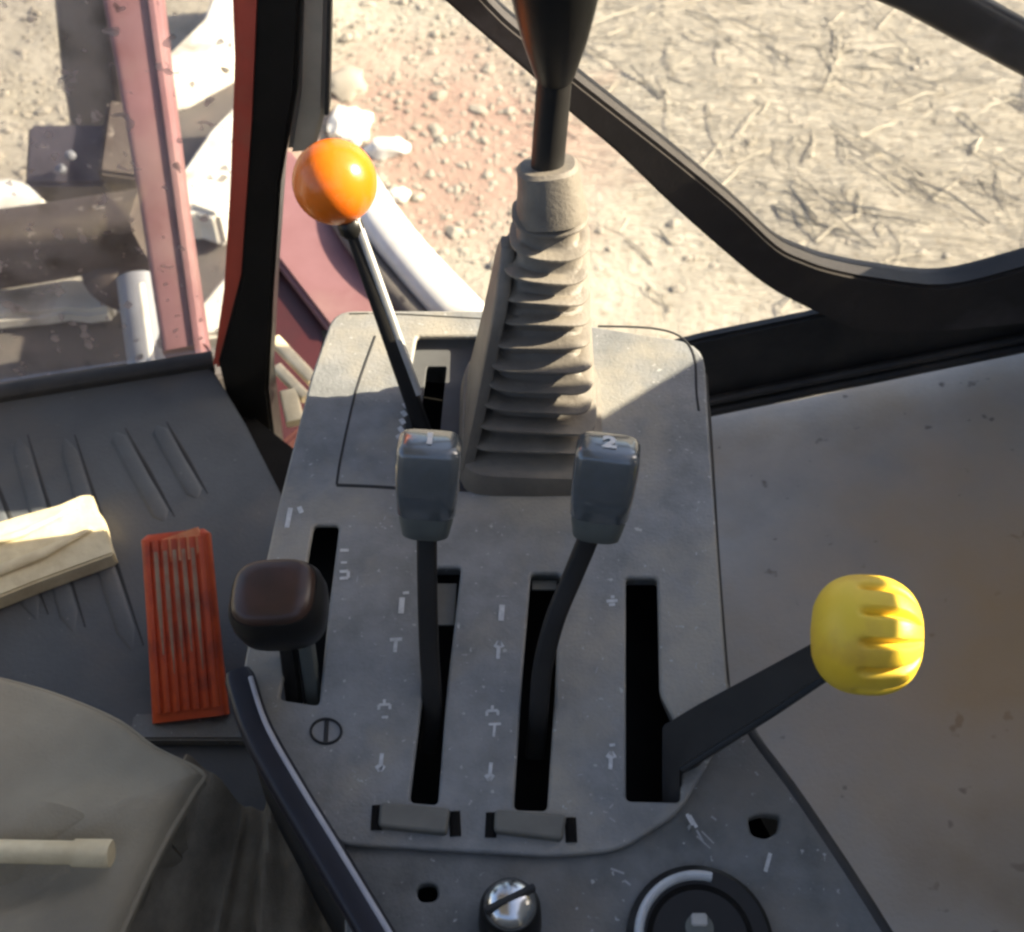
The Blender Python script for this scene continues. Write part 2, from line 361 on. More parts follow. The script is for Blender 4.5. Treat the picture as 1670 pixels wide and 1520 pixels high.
def pebbles():
    vs, fs = [], []; rnd = random.Random(8)
    ico = [(0, 0, 1), (.89, 0, .45), (.28, .85, .45), (-.72, .53, .45), (-.72, -.53, .45), (.28, -.85, .45), (.72, .53, -.3), (-.28, .85, -.3), (-.89, 0, -.3), (-.28, -.85, -.3), (.72, -.53, -.3)]
    tri = [(0, 1, 2), (0, 2, 3), (0, 3, 4), (0, 4, 5), (0, 5, 1), (1, 6, 2), (2, 6, 7), (2, 7, 3), (3, 7, 8), (3, 8, 4), (4, 8, 9), (4, 9, 5), (5, 9, 10), (5, 10, 1), (1, 10, 6)]
    for i in range(4000):
        if rnd.random() < .35: px, py = rnd.uniform(-60, 260), rnd.uniform(-60, 340)
        elif rnd.random() < .85: px, py = rnd.uniform(500, 900), rnd.uniform(-60, 430)
        else: px, py = rnd.uniform(500, 1700), rnd.uniform(-60, 520)
        p = gpx(px, py); r = .003 + .012*rnd.random()**3.5
        if rnd.random() < .012: r = rnd.uniform(.016, .028)
        p.z += .03*noise.noise((p.x*1.6, p.y*1.6, 3)) + .012*noise.noise((p.x*6, p.y*6, 1))
        k = len(vs); sx, sy, sz = [r*rnd.uniform(.7, 1.3) for _ in range(3)]; a = rnd.uniform(0, 6.28)
        for x, y, z in ico:
            j = rnd.uniform(.85, 1.12)
            X, Y = x*sx*j, y*sy*j
            vs.append((p.x+X*math.cos(a)-Y*math.sin(a), p.y+X*math.sin(a)+Y*math.cos(a), p.z+z*sz*.5*j))
        fs += [(a_+k, b+k, c+k) for a_, b, c in tri]
    me = bpy.data.meshes.new('pebbles'); me.from_pydata(vs, [], fs)
    tag(link('gravel', me, M['pebble'], None, False), 'loose gravel and clods scattered over the yard', kind='stuff')
pebbles()
def rock(name, label, cat, px, py, z, sx, sy, sz, m, seed, rz=0.0, group=None, flat=.0):
    bm = bmesh.new(); bmesh.ops.create_icosphere(bm, subdivisions=3, radius=1)
    c = pz(px, py, z)
    for v in bm.verts:
        k = 1 + .42*noise.noise(v.co*1.5 + Vector((seed, 0, 0))) + .20*noise.noise(v.co*4 + Vector((seed, 3, 0)))
        q = v.co*k; q = Vector((math.copysign(abs(q.x)**.88, q.x)*sx, math.copysign(abs(q.y)**.88, q.y)*sy, math.copysign(abs(q.z)**.8, q.z)*sz))
        v.co = Matrix.Rotation(rz, 3, 'Z') @ q
    o = link(name, mesh_of(bm), m); o.location = c; return tag(o, label, cat, group)
rock('stone', 'white squarish stone on reddish ground right of the orange ball', 'stone', 632, 242, GROUND_Z+.0, .055, .035, .02, M['white'], 23)
rock('stone', 'pale rounded stone directly above the orange ball', 'stone', 570, 205, GROUND_Z+.0, .06, .075, .03, M['palestone'], 17)
rock('stone', 'grey stone on gravel above the pale rounded one, beside the post trim', 'stone', 562, 140, GROUND_Z+.0, .06, .075, .03, M['pebble'], 8)
rock('stone', 'bright white flat stone at the left border beyond the windscreen', 'stone', 15, 325, GROUND_Z+.03, .10, .06, .03, M['white'], 9)
rock('stone', 'small pale stone near the white curved pipe', 'stone', 650, 318, GROUND_Z+.0, .03, .025, .012, M['palestone'], 12)

# ------------------------------------------------------------ machinery outside the windscreen
def px_prism(name, label, cat, pts, z, depth, m, bevel=.006, parent=None):   # a slab lying at height z, its top outline given
    me = prism([pz(x, y, z) for x, y in pts], Vector((0, 0, -depth)), bevel)
    o = link(name, me, m, parent)
    if parent is None: tag(o, label, cat)
    return o
a = py_(210, -60, 1.05); b = py_(305, 575, .56)
t = thing('red_strut', 'long faded red metal strut slanting down behind the windscreen', 'strut', b)
d_ = (b-a).normalized(); sx_ = d_.cross(Vector((0, 1, 0))).normalized()
link('beam', tube([a, a.lerp(b, .3), a.lerp(b, .65), b], [.040, .033, .028, .026], .018, hint=RX, e=.35), M['redpaint'], t)
link('flange', tube([a+Vector((.030, -.016, 0)), b+Vector((.02, -.012, 0))], .005, .018, hint=RX, e=.35), M['redpaint'], t)
a = py_(150, -60, 1.6); b = py_(165, 260, 1.5)
t = thing('timber_post', 'weathered grey-brown post standing left of the red strut', 'post', b)
link('post_shaft', tube([a, a.lerp(b, .5)+Vector((.006, 0, 0)), b+Vector((.01, 0, -.1))], .062, .05, e=.35), M['post'], t)
link('post_strip', tube([a+Vector((.045, -.05, 0)), b+Vector((.05, -.05, -.06))], .013, .02, e=.4), M['rust'], t)
t = thing('axle_block', 'dusty dark purple steel block left of the red strut', 'steel block', py_(120, 270, 1.15))
c = py_(122, 268, 1.15)
link('block_body', box(c, .062, .05, .04, RX.copy(), Vector((0, .85, .53)), .006), M['purple'], t)
link('block_bracket', box(py_(222, 258, 1.17), .048, .06, .075, Vector((.96, .1, -.26)), Vector((.08, .85, .52)), .006), M['rust'], t)
for dx, dy in ((-.012, -.01), (.01, .015)):
    link('bolt', revolve([(.001, 0), (.008, 0), (.008, .006), (.004, .009)], py_(110, 268, 1.10)+Vector((dx, 0, dy)), (0, -.6, .8), 12), M['pipe'], t)
t = thing('axle_beam', 'dark rusty beam lying across below the purple block', 'beam', py_(120, 390, 1.0))
link('beam_body', tube([py_(-80, 418, 1.0), py_(60, 398, 1.0), py_(240, 368, 1.0)], [.055, .05, .046], .05, hint=Vector((0, 0, 1)), e=.5), M['rust'], t)
link('beam_hub', revolve([(.02, -.03), (.06, -.025), (.066, .01), (.04, .03), (.02, .035)], py_(205, 440, .98), (.2, -.5, .8), 24), M['rust'], t)
px_prism('earth_clod', 'flat pale sunlit earth lump on the grey bonnet below the rusty beam', 'earth clod', [(-60, 470), (20, 466), (70, 458), (110, 452), (168, 452), (187, 468), (182, 504), (140, 510), (105, 506), (70, 512), (-60, 522)], -.625, .03, M['palestone'], .008)
px_prism('bonnet_plate', 'dusty grey metal sheet just beyond the windscreen foot', 'metal sheet', [(-160, 515), (60, 512), (215, 505), (290, 540), (330, 600), (320, 690), (-160, 760)], -.66, .02, M['hood'])
a = pz(225, 455, -.50); b = pz(250, 640, -.58)
t = thing('galvanised_pipe', 'short bluish galvanised pipe standing by the windscreen foot', 'pipe', b)
link('pipe_body', tube([a, b], .030, None, e=1), M['pipe'], t)
link('pipe_rib', tube([a+Vector((.012, -.026, .012)), b+Vector((.012, -.026, .012))], .007), M['white'], t)
px_prism('pale_block', 'large pale sunlit slab right of the red strut, upper one', 'block', [(246, 145), (262, 96), (330, 30), (362, -50), (430, -50), (430, 60), (372, 92), (300, 132)], -1.16, .10, M['palestone'], .012)
px_prism('pale_block', 'long pale sunlit slab beside the pillar, lower one', 'block', [(286, 290), (340, 212), (400, 150), (430, 300), (352, 352), (312, 338), (290, 342)], -1.12, .10, M['palestone'], .012)
px_prism('pale_block', 'small pale slab low between red strut and pillar', 'block', [(322, 500), (372, 440), (420, 470), (380, 545), (325, 548)], -.90, .05, M['palestone'], .008)
link_ = px_prism('step_plate', 'brown earth-covered step at the pillar foot outside', 'step', [(200, 640), (215, 330), (270, 100), (420, 80), (440, 600)], -1.24, .05, M['hood'])

# red body and white pipe between the pillar and the console
t = thing('engine_side_panel', 'faded red body panel outside, between pillar and console', 'body panel', pz(520, 470, -.42))
link('panel_top', prism([pz(x, y, -.42) for x, y in ((405, 240), (470, 238), (520, 300), (600, 345), (720, 505), (540, 540), (452, 425), (400, 420))], Vector((0, 0, -.02)), .006), M['redpaint'], t)
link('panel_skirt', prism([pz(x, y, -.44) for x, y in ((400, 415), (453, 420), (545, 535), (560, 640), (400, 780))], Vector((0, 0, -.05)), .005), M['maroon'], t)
t = thing('white_pipe', 'glossy white curved pipe sweeping down toward the console', 'pipe', pz(740, 500, -.42))
pp = spline([pz(575, 285, -.42), pz(625, 365, -.40), pz(690, 445, -.40), pz(775, 535, -.42)])
link('pipe_body', tube(pp, .031, .022, e=.9), M['white'], t)
link('pipe_shadow', tube([p + Vector((-.047, -.008, -.010)) for p in pp], .016, .012), M['hood'], t)  # grey strip beside the pipe, its shadow put in as a shape
t = thing('wood_scrap', 'pale wood scraps wedged between the pillar foot and console', 'wood scraps', pz(475, 640, -.30))
for (x0, y0, x1, y1, w) in ((448, 555, 512, 622, .007), (452, 600, 500, 650, .006), (470, 640, 482, 690, .010)):
    link('slat', tube([pz(x0, y0, -.30), pz(x1, y1, -.30)], w, .005, e=.4), M['wood'], t)

# ------------------------------------------------------------ cab shell
tag(link('floor', prism([Vector(p) for p in ((-1.0, -.9, -.30), (.52, -.9, -.30), (.52, .30, -.30), (-.16, .30, -.30), (-.30, .43, -.30), (-1.0, .36, -.30))], Vector((0, 0, -.03))), M['void'], None, False), 'dark steel cab floor under the rubber mat', kind='structure')
mat_px = [(-330, 703), (344, 596), (400, 690), (457, 802)]
mp = [pz(x, y, FLOOR_Z) for x, y in mat_px] + [Vector((-.165, .0, FLOOR_Z)), Vector((-.165, -.5, FLOOR_Z)), Vector((-.75, -.5, FLOOR_Z))]
t = thing('floor_mat', 'dark grey ribbed rubber mat covering the cab floor', 'floor mat', pz(200, 800, FLOOR_Z))
link('mat_sheet', prism(mp, Vector((0, 0, -.02)), .003), M['mat'], t)
for i, (x0, y0, x1, y1) in enumerate(((-60, 700, 60, 1010), (28, 715, 120, 1030), (105, 715, 215, 1060), (188, 705, 268, 850), (256, 695, 322, 812))):
    a_, b_ = pz(x0, y0, FLOOR_Z), pz(x1, y1, FLOOR_Z)
    link('ridge', tube([a_, a_.lerp(b_, .08), a_.lerp(b_, .5), a_.lerp(b_, .92), b_], [.001, .008, .008, .008, .001], [.0003, .0018, .0022, .0018, .0003], hint=(b_-a_).cross(UPZ0), e=.9, n=12), M['mat'], t)
    gx = (b_-a_).cross(UPZ0).normalized()*.0105
    link('groove', tube([a_-gx, a_.lerp(b_, .5)-gx, b_-gx], [.0006, .0022, .0006], .0006, hint=gx, n=8), M['seam'], t)
link('edge_trim', tube([pz(-330, 694, FLOOR_Z), pz(0, 646, FLOOR_Z), pz(348, 590, FLOOR_Z)], .010, .010, e=.5), M['rubber'], t)

# windscreen on the mat's front edge
e0, e1 = pz(-330, 690, FLOOR_Z), pz(360, 586, FLOOR_Z)
w_off = Vector((.02, .02, 0)).normalized()*0 + Vector((0, .016, 0)); UPZ = Vector((0, 0, 1))
t = thing('windscreen', 'dusty windscreen pane left of the black pillar', 'windscreen', e0.lerp(e1, .5))
link('pane', prism([e0+w_off, e1+w_off, e1+w_off+Vector((.27*.55, 0, .55)), e1+w_off+Vector((.30, 0, 1.35)), e0+w_off+UPZ*1.35], Vector((0, .004, 0))), M['windshield'], t, False)
# pillar
pb = [py_(*q, .42) for q in ((372, 720), (378, 560), (392, 330), (400, 150), (411, -40))]
def strip(name, left, right, y0, depth, m, parent, bevel=.004):
    l = [py_(x, y, y0) for x, y in left]; r = [py_(x, y, y0) for x, y in right]
    return link(name, prism(l + r[::-1], Vector((0, depth, 0)), bevel), m, parent)
t = thing('cab_pillar', 'black front cab pillar with red inner strip', 'cab pillar', py_(405, 640, .42))
strip('pillar_post', [(422, -60), (411, 200), (393, 450), (356, 592), (380, 700), (452, 830)], [(494, -60), (484, 150), (458, 300), (446, 480), (438, 640), (462, 830)], .42, .05, M['blackp'], t)
strip('red_strip', [(376, -60), (382, 100), (375, 300), (364, 480), (346, 604)], [(430, -60), (418, 200), (400, 450), (372, 600)], .425, .05, M['redtrim'], t)
strip('grey_seal', [(490, -60), (484, 150), (468, 252)], [(537, -60), (530, 190), (512, 250)], .435, .03, M['greytrim'], t)
strip('seal_lip', [(535, -60), (529, 190)], [(541, -60), (536, 190)], .430, .02, M['rubber'], t, .001)
l0, l1 = py_(412, -60, .42), py_(494, -60, .42)
link('pillar_top', tube([(l0+l1)/2+Vector((0, .025, -.01)), (l0+l1)/2+Vector((.06, .02, .3)), (l0+l1)/2+Vector((.08, 0, 1.0))], .02, .025, e=.5), M['blackp'], t)

# right wall: sill, door with its curved corner and pane, side panel
t = thing('cab_sill', 'thick black sill behind the console and side panel', 'sill', pw2(1150, 610))
link('sill_body', prism([pw2(x, y, -.012) for x, y in ((1100, 566), (1150, 553), (1335, 515), (1820, 415), (1820, 545), (1670, 562), (1150, 668), (1020, 696), (1020, 640))], Vector((-.0015, .012, 0)), .003), M['rubber'], t)
link('sill_lip', tube([pw2(1020, 683, -.018), pw2(1150, 655, -.018), pw2(1670, 551, -.018), pw2(1820, 522, -.018)], .0045, .006), M['rubber'], t)
link('sill_seal', tube([pw2(1020, 700, -.016), pw2(1150, 671, -.016), pw2(1670, 565, -.016), pw2(1820, 535, -.016)], .006, .008), M['rubber'], t)
top = [(640, -170), (800, 10), (870, 72), (935, 128), (1006, 184), (1100, 258), (1200, 341), (1269, 405), (1315, 428), (1361, 443), (1435, 457), (1546, 467), (1670, 438), (1830, 392)]
bot = [(1830, 500), (1670, 530), (1500, 545), (1400, 540), (1335, 513), (1260, 474), (1200, 428), (1100, 340), (1006, 250), (930, 186), (875, 133), (722, 0), (560, -160)]
t = thing('cab_door', 'black curved door frame corner over straw-covered ground', 'door', pw2(1500, 520, .04))
sm = lambda l: [tuple(p)[:2] for p in spline([Vector((x, y, 0)) for x, y in l], 4)]
link('door_frame', prism([pw2(x, y, -.028) for x, y in sm(top)+sm(bot)], Vector((-.003, .027, 0)), .003), M['frame'], t)
link('door_brace', tube([pw2(1000, -235, .05), pw2(1380, -70, .05), pw2(1490, -22, .05), pw2(1620, 50, .05), pw2(1830, 165, .05)], .018, .012, hint=UPZ, e=.5), M['frame'], t)
link('window_pane', prism([pw2(x, y, -.012) for x, y in top+[(1830, -160)]], Vector((-.0004, .003, 0))), M['glass'], t, False)
def side_panel():
    A = pw2(1150, 668, -.012)
    zf = lambda x, y: -.207 + .155*(x-.175)
    bm = bmesh.new(); nx, ny = 44, 50; g = []
    for j in range(ny+1):
        row = []
        for i in range(nx+1):
            x = .06 + (.518-.06)*i/nx; yb = W2[0] + W2[1]*x - .006; y = -.55 + (yb+.55)*j/ny
            z = zf(x, y) + .0025*noise.noise((x*7, y*7, 2)) + .006*noise.noise((x*2.5, y*2.5, 9))
            row.append(bm.verts.new((x, y, z)))
        g.append(row)
    for a_, b_ in zip(g, g[1:]):
        for i in range(nx): bm.faces.new((a_[i], a_[i+1], b_[i+1], b_[i]))
    return bm
t = thing('fender_cover', 'broad dusty grey fender cover with brown mud stain, right of the console', 'fender cover', Vector((.3, 0, -.19)))
link('cover_sheet', mesh_of(side_panel()), M['panel'], t)
mud_stain(M['panel'], (.40-.3, .05, .02), .05, .24, (.55, .32, .12))
mud_stain(M['panel'], (.36-.3, -.14, .02), .0, .12, (.30, .23, .15))
# unseen side blockers, half roof and rear wall added to shape the light inside
def blocker_outline():
    ol = [(.385, -1.0), (.385, .09), (.224, .262), (.199, .284), (.175, .304), (.137, .372), (.141, .395), (.140, .46), (.118, .57), (.12, 1.15), (-.95, 1.15), (-.95, -1.0)]
    return ol
XW = .52
def hole(cy, cz, hy, hz, n=20, e=.8, rot=0.0):
    o = []
    for i in range(n):
        t_ = 2*math.pi*i/n; a_, b_ = math.cos(t_), math.sin(t_)
        p, q = hy*math.copysign(abs(a_)**e, a_), hz*math.copysign(abs(b_)**e, b_)
        o.append((cy+p*math.cos(rot)-q*math.sin(rot), cz+p*math.sin(rot)+q*math.cos(rot)))
    return o
SIDEM = Matrix(((0, 0, 1, XW), (1, 0, 0, 0), (0, 1, 0, 0), (0, 0, 0, 1)))
shell = thing('added_cab_shell', 'unseen cab shell added to shape the light inside', 'cab', Vector((.52, -.3, 0)))
link('side_blocker', plate([blocker_outline(), hole(-.060, .285, .0315, .0310)], .006, .001, SIDEM, .006), M['shell'], shell, False)  # added sun blocker, pierced so a beam reaches the yellow knob
link('front_blocker', plate([[(.288, -.15), (.288, .29), (.30, .306), (.3375, .327), (.352, .331), (.352, .02), (.372, -.02), (.372, 1.15), (.60, 1.15), (.60, .10), (.42, .10), (.42, -.15)]], .006, .001, SIDEM, .006), M['shell'], shell, False)  # added sun blocker, cut to keep sun off the floor mat
link('added_roof', box(Vector((-.5, -.25, 1.17)), .45, .72, .015), M['shell'], shell, False)
link('added_rear_wall', box(Vector((-.2, -.97, -.15)), .72, .012, .75), M['shell'], shell, False)
link('added_left_wall', box(Vector((-.95, -.3, -.05)), .012, .65, .35), M['shell'], shell, False)

# ------------------------------------------------------------ console
con_t = thing('control_console', 'grey plastic control console with lever slots and printed marks', 'console', con(0, 0, -.03))
slots = [[(708, 925), (752, 925), (728, 1130), (714, 1312), (668, 1308), (690, 1130)],
         [(866, 935), (914, 935), (905, 1130), (892, 1322), (838, 1320), (850, 1130)],
         [(1021, 942), (1072, 942), (1076, 1130), (1112, 1200), (1110, 1308), (1021, 1306)],
         [(512, 856), (553, 856), (545, 922), (535, 1000), (520, 1150), (455, 1140), (500, 925)]]
outer = [(545, 506), (800, 506), (1148, 560), (1157, 700), (1178, 1000), (1192, 1180), (1110, 1325), (1010, 1388), (900, 1397), (560, 1378), (480, 1320), (388, 1180), (398, 1080), (452, 830), (508, 610)]
clips = [[(612, 1312), (745, 1322), (738, 1364), (608, 1352)], [(798, 1324), (934, 1332), (925, 1374), (796, 1360)]]
rec = [(680, 548), (778, 548), (772, 800), (655, 800), (664, 640)]
rr = [.016, .0, .022, .006, .01, .01, .012, .012, .01, .004, .01, .01, .01, .01, .01]
plate_ol = [rpoly(UVs(outer), rr)] + [rpoly(UVs(s), .0035) for s in slots] + [rpoly(UVs(rec), .003)]
link('top_plate', plate(plate_ol, .0052, .0020, CONM, 0.0), M['console'], con_t)
low = [(560, 880), (1150, 880), (1184, 1100), (1310, 1300), (1450, 1520), (1560, 1720), (560, 1720)]
grow = lambda sl: [(x + (4 if x > sum(q[0] for q in sl)/len(sl) else -4), y + (4 if y > 1130 else -4)) for x, y in sl]
link('base_plate', plate([rpoly(UVs(low), .008)] + [rpoly(UVs(grow(sl)), .0035) for sl in slots[:3]]
     + [[(p[0], p[1]) for p in rpoly(UVs([(1222, 1330), (1245, 1322), (1276, 1325), (1272, 1352), (1252, 1364), (1228, 1358)]), .003)], rpoly(UVs([(678, 1438), (712, 1436), (714, 1466), (680, 1468)]), .006)], .010, .0015, CONM, -.0056), M['consolelow'], con_t)
# cavity below the plates
link('cavity', prism([con(*uv(x, y), -.075) for x, y in ((520, 520), (1140, 560), (1170, 1100), (1440, 1560), (600, 1560), (440, 1150), (470, 830))], NRM*.004), M['void'], con_t, False)
side = [(520, 520), (800, 514), (1140, 570), (1150, 700), (1184, 1120), (1440, 1540)]
link('console_wall', loft([[con(*uv(x, y), -.014) for x, y in side], [con(*uv(x, y), -.20) for x, y in side]], cap=False, closed=False), M['consolelow'], con_t, False)
ls = [(452, 850), (505, 620), (525, 530)]
link('console_wall', loft([[con(*uv(x, y), -.011) for x, y in ls], [con(*uv(x, y), -.22) for x, y in ls]], cap=False, closed=False), M['consolelow'], con_t, False)
# recess floor with its own slot, and seams
rf = [(640, 530), (800, 530), (800, 830), (630, 830)]
link('recess_floor', plate([UVs(rf), rpoly(UVs([(694, 580), (727, 580), (712, 730), (676, 730)]), .002)], .003, .0004, CONM, -.013), M['recess'], con_t)
def seam(pts, w=.0009, k=5, up=.0004):
    return link('seam', tube([con(*uv(x, y), up-.0004) for x, y in sm(pts)] if k else [con(*uv(x, y), up-.0004) for x, y in pts], w, .0007, n=8), M['seam'], con_t)
seam([(612, 548), (580, 640), (556, 745), (549, 790)]); seam([(549, 791), (600, 793), (648, 796)], .0013)
seam([(975, 532), (1060, 535), (1108, 548), (1132, 580), (1136, 640), (1140, 670)]); seam([(570, 512), (640, 512), (790, 520)], .0006)
link('edge_gap_shade', tube([con(*uv(x, y), -.010) for x, y in sm([(1150, 600), (1158, 700), (1170, 900), (1187, 1110), (1200, 1150)])], .0032, .004, n=10), M['rubber'], con_t)  # dark tube painting the shade in the gap beside the console
link('edge_gap_shade', tube([con(*uv(x, y), -.0085) for x, y in sm([(1196, 1130), (1232, 1196), (1316, 1310), (1456, 1525), (1560, 1720)])], .0042, .004, n=10), M['rubber'], con_t)  # same painted gap shade along the lower plate edge
# catches at the lower end of the two slots
for c_ in clips:
    ctr = con(*uv(sum(p[0] for p in c_)/4, sum(p[1] for p in c_)/4), 0)
    bx = plate([rpoly(UVs([(p[0]*.86+ctr_x*.14, p[1]) for p in c_ for ctr_x in (sum(q[0] for q in c_)/4,)]), .003)], .008, .002, CONM, .006)
    o = link('catch', bx, M['catch'], con_t)
    for p in (c_[0], c_[1]):
        s_ = 1 if p is c_[1] else -1
        link('catch_gap', tube([con(*uv(p[0]-s_*4, p[1]+2), .0005), con(*uv(p[0]-s_*2, p[1]+42), .0005)], .0034, .0012, n=10), M['void'], o)
link('slot_cover', plate([UVs([(708, 940), (744, 940), (740, 1008), (706, 1008)])], .002, .0003, CONM, -.010), M['catch'], con_t)
link('slot_cover', plate([UVs([(868, 936), (910, 936), (909, 951), (868, 951)])], .002, .0003, CONM, -.009), M['catch'], con_t)
# printed marks
def mark(px, py, strokes, w=.0011, m='print'):
    vs = []
    bm = bmesh.new()
    for (x0, y0, x1, y1) in strokes:
        a_, b_ = con(*uv(px+x0, py+y0), .0006), con(*uv(px+x1, py+y1), .0006)
        d = (b_-a_).normalized(); s_ = d.cross(NRM)*w
        q = [bm.verts.new(p) for p in (a_-s_, b_-s_, b_+s_, a_+s_)]; bm.faces.new(q)
    return link('printed_mark', mesh_of(bm), M[m], con_t, False)
UPA = [(1, -15, -1, 13), (1, -15, -6, -6), (1, -15, 7, -6)]; DNA = [(1, -14, -2, 15), (-2, 15, -8, 6), (-2, 15, 5, 6)]
BAR = [(1, -13, -1, 13)]; TEE = [(-9, -8, 11, -9), (1, -8, -1, 12)]; LINK = [(-9, 0, 9, -1), (-9, 0, -9, 8), (9, -1, 9, 7), (0, -9, 0, 0)]
mark(655, 988, BAR, .0018); mark(663, 968, [(-6, 0, 4, -1)], .0010); mark(645, 1052, TEE, .0012)
mark(627, 1150, LINK, .0009); mark(627, 1170, [(-4, 0, 6, 0)], .0008); mark(622, 1243, DNA, .0012)
mark(818, 1000, BAR, .0018); mark(813, 1062, UPA, .0012); mark(803, 1160, LINK, .0009); mark(806, 1190, TEE, .0008); mark(800, 1258, DNA, .0011)
mark(998, 981, [(-9, 0, 9, -1), (-5, 6, 5, 5), (-2, -7, 4, -7)], .0011); mark(996, 1242, UPA, .0012); mark(998, 1216, [(-4, 0, 5, -1)], .0009)
mark(562, 898, [(-7, 0, 7, 0)], .0011); mark(561, 938, [(-7, -5, 7, -6), (-7, 6, 7, 5), (7, -6, 7, 5)], .0011); mark(561, 918, [(-5, 0, 5, 0)], .0008)
mark(482, 845, [(-8, -16, -14, 16), (6, -18, 10, -8)], .0016)
for k_ in range(9): mark(672-2.6*k_, 610+13*k_, [(-3, -4, 3, 4)], .0018)
mark(1130, 1348, [(-10, -20, 0, -2), (-6, -18, 6, 2)], .0010); mark(1138, 1362, [(-2, -8, 8, 10), (22, -30, 30, -24)], .0006, 'scratch'); mark(1150, 1372, [(-14, -8, 8, 12), (-6, -16, 14, 4)], .0004, 'scratch'); mark(1008, 1425, [(-12, -8, 10, 0)], .0006, 'scratch'); mark(1014, 1436, [(4, 0, 14, 8)], .0006, 'scratch'); mark(1252, 1408, [(4, -16, -4, 14)], .0011)
for k_ in range(60):
    x_, y_ = random.uniform(540, 1160), random.uniform(820, 1370); a_ = random.uniform(0, 3.1); l_ = random.uniform(1.5, 6)
    if any(min(p[0] for p in s) - 12 < x_ < max(p[0] for p in s) + 12 for s in slots): continue
    mark(x_, y_, [(-l_*math.cos(a_), -l_*math.sin(a_), l_*math.cos(a_), l_*math.sin(a_))], random.uniform(.0002, .0004), 'scratch')
# round emblem with a vertical bar
ring = []
for i in range(29):
    q = 2*math.pi*i/28; ring.append(con(*uv(532+25*math.cos(q), 1193+20*math.sin(q)), .0004))
o = link('round_symbol', tube(ring, .0016, .0008, n=8, hint=NRM, cap=False), M['seam'], con_t)
link('symbol_bar', tube([con(*uv(533, 1176), .0004), con(*uv(531, 1212), .0004)], .0014, .0008, n=8), M['seam'], o)

# slotted steel knob and round socket on the lower part
c = con(*uv(832, 1500), -.005); ax = (NRM + VV*.15).normalized()
t = thing('slotted_stud', 'bright steel stud with slotted head at the console foot', 'stud', c)
link('stud_body', revolve([(.001, -.002), (.018, -.002), (.017, .02), (.015, .024), (.001, .024)], c, ax), M['blackp'], t)
hx, hy, ha = basis(ax, Vector((.9, .45, 0))); hc = c + ax*.024
link('stud_head', revolve([(.001, 0), (.0145, 0), (.0145, .003), (.011, .0075), (.006, .0095), (.0001, .010)], hc, ax), M['steel'], t)
link('head_slot', box(hc+ax*.0085, .0150, .0016, .0028, hx, hy, .0004), M['seam'], t)
c = con(*uv(1142, 1532), -.005)
t = thing('round_socket', 'round black socket with bright metal rim in console corner', 'socket', c)
link('socket_bezel', revolve([(.030, -.004), (.041, -.004), (.041, .004), (.0385, .006), (.030, .006)], c, NRM, 48), M['blackp'], t)
rim = [c + NRM*.007 + (RX*math.cos(q) + VV*math.sin(q))*.0345 for q in [R(75+i*6) for i in range(26)]]
link('metal_rim', tube(rim, .0042, .0028, hint=NRM, n=12), M['palegrey'], t)
link('socket_bowl', revolve([(.031, .004), (.030, .006), (.027, .0065), (.0245, .003), (.023, -.002), (.012, -.003), (.0001, -.003)], c, NRM, 40), M['void'], t)
link('socket_pin', revolve([(.011, -.003), (.010, .005), (.006, .007), (.0001, .007)], c+VV*.006, NRM, 24), M['gripdark'], t)
link('pin_cap', box(c+VV*.010+NRM*.0075, .0045, .0035, .0012, RX, VV, .0008), M['pipe_lit'], t)

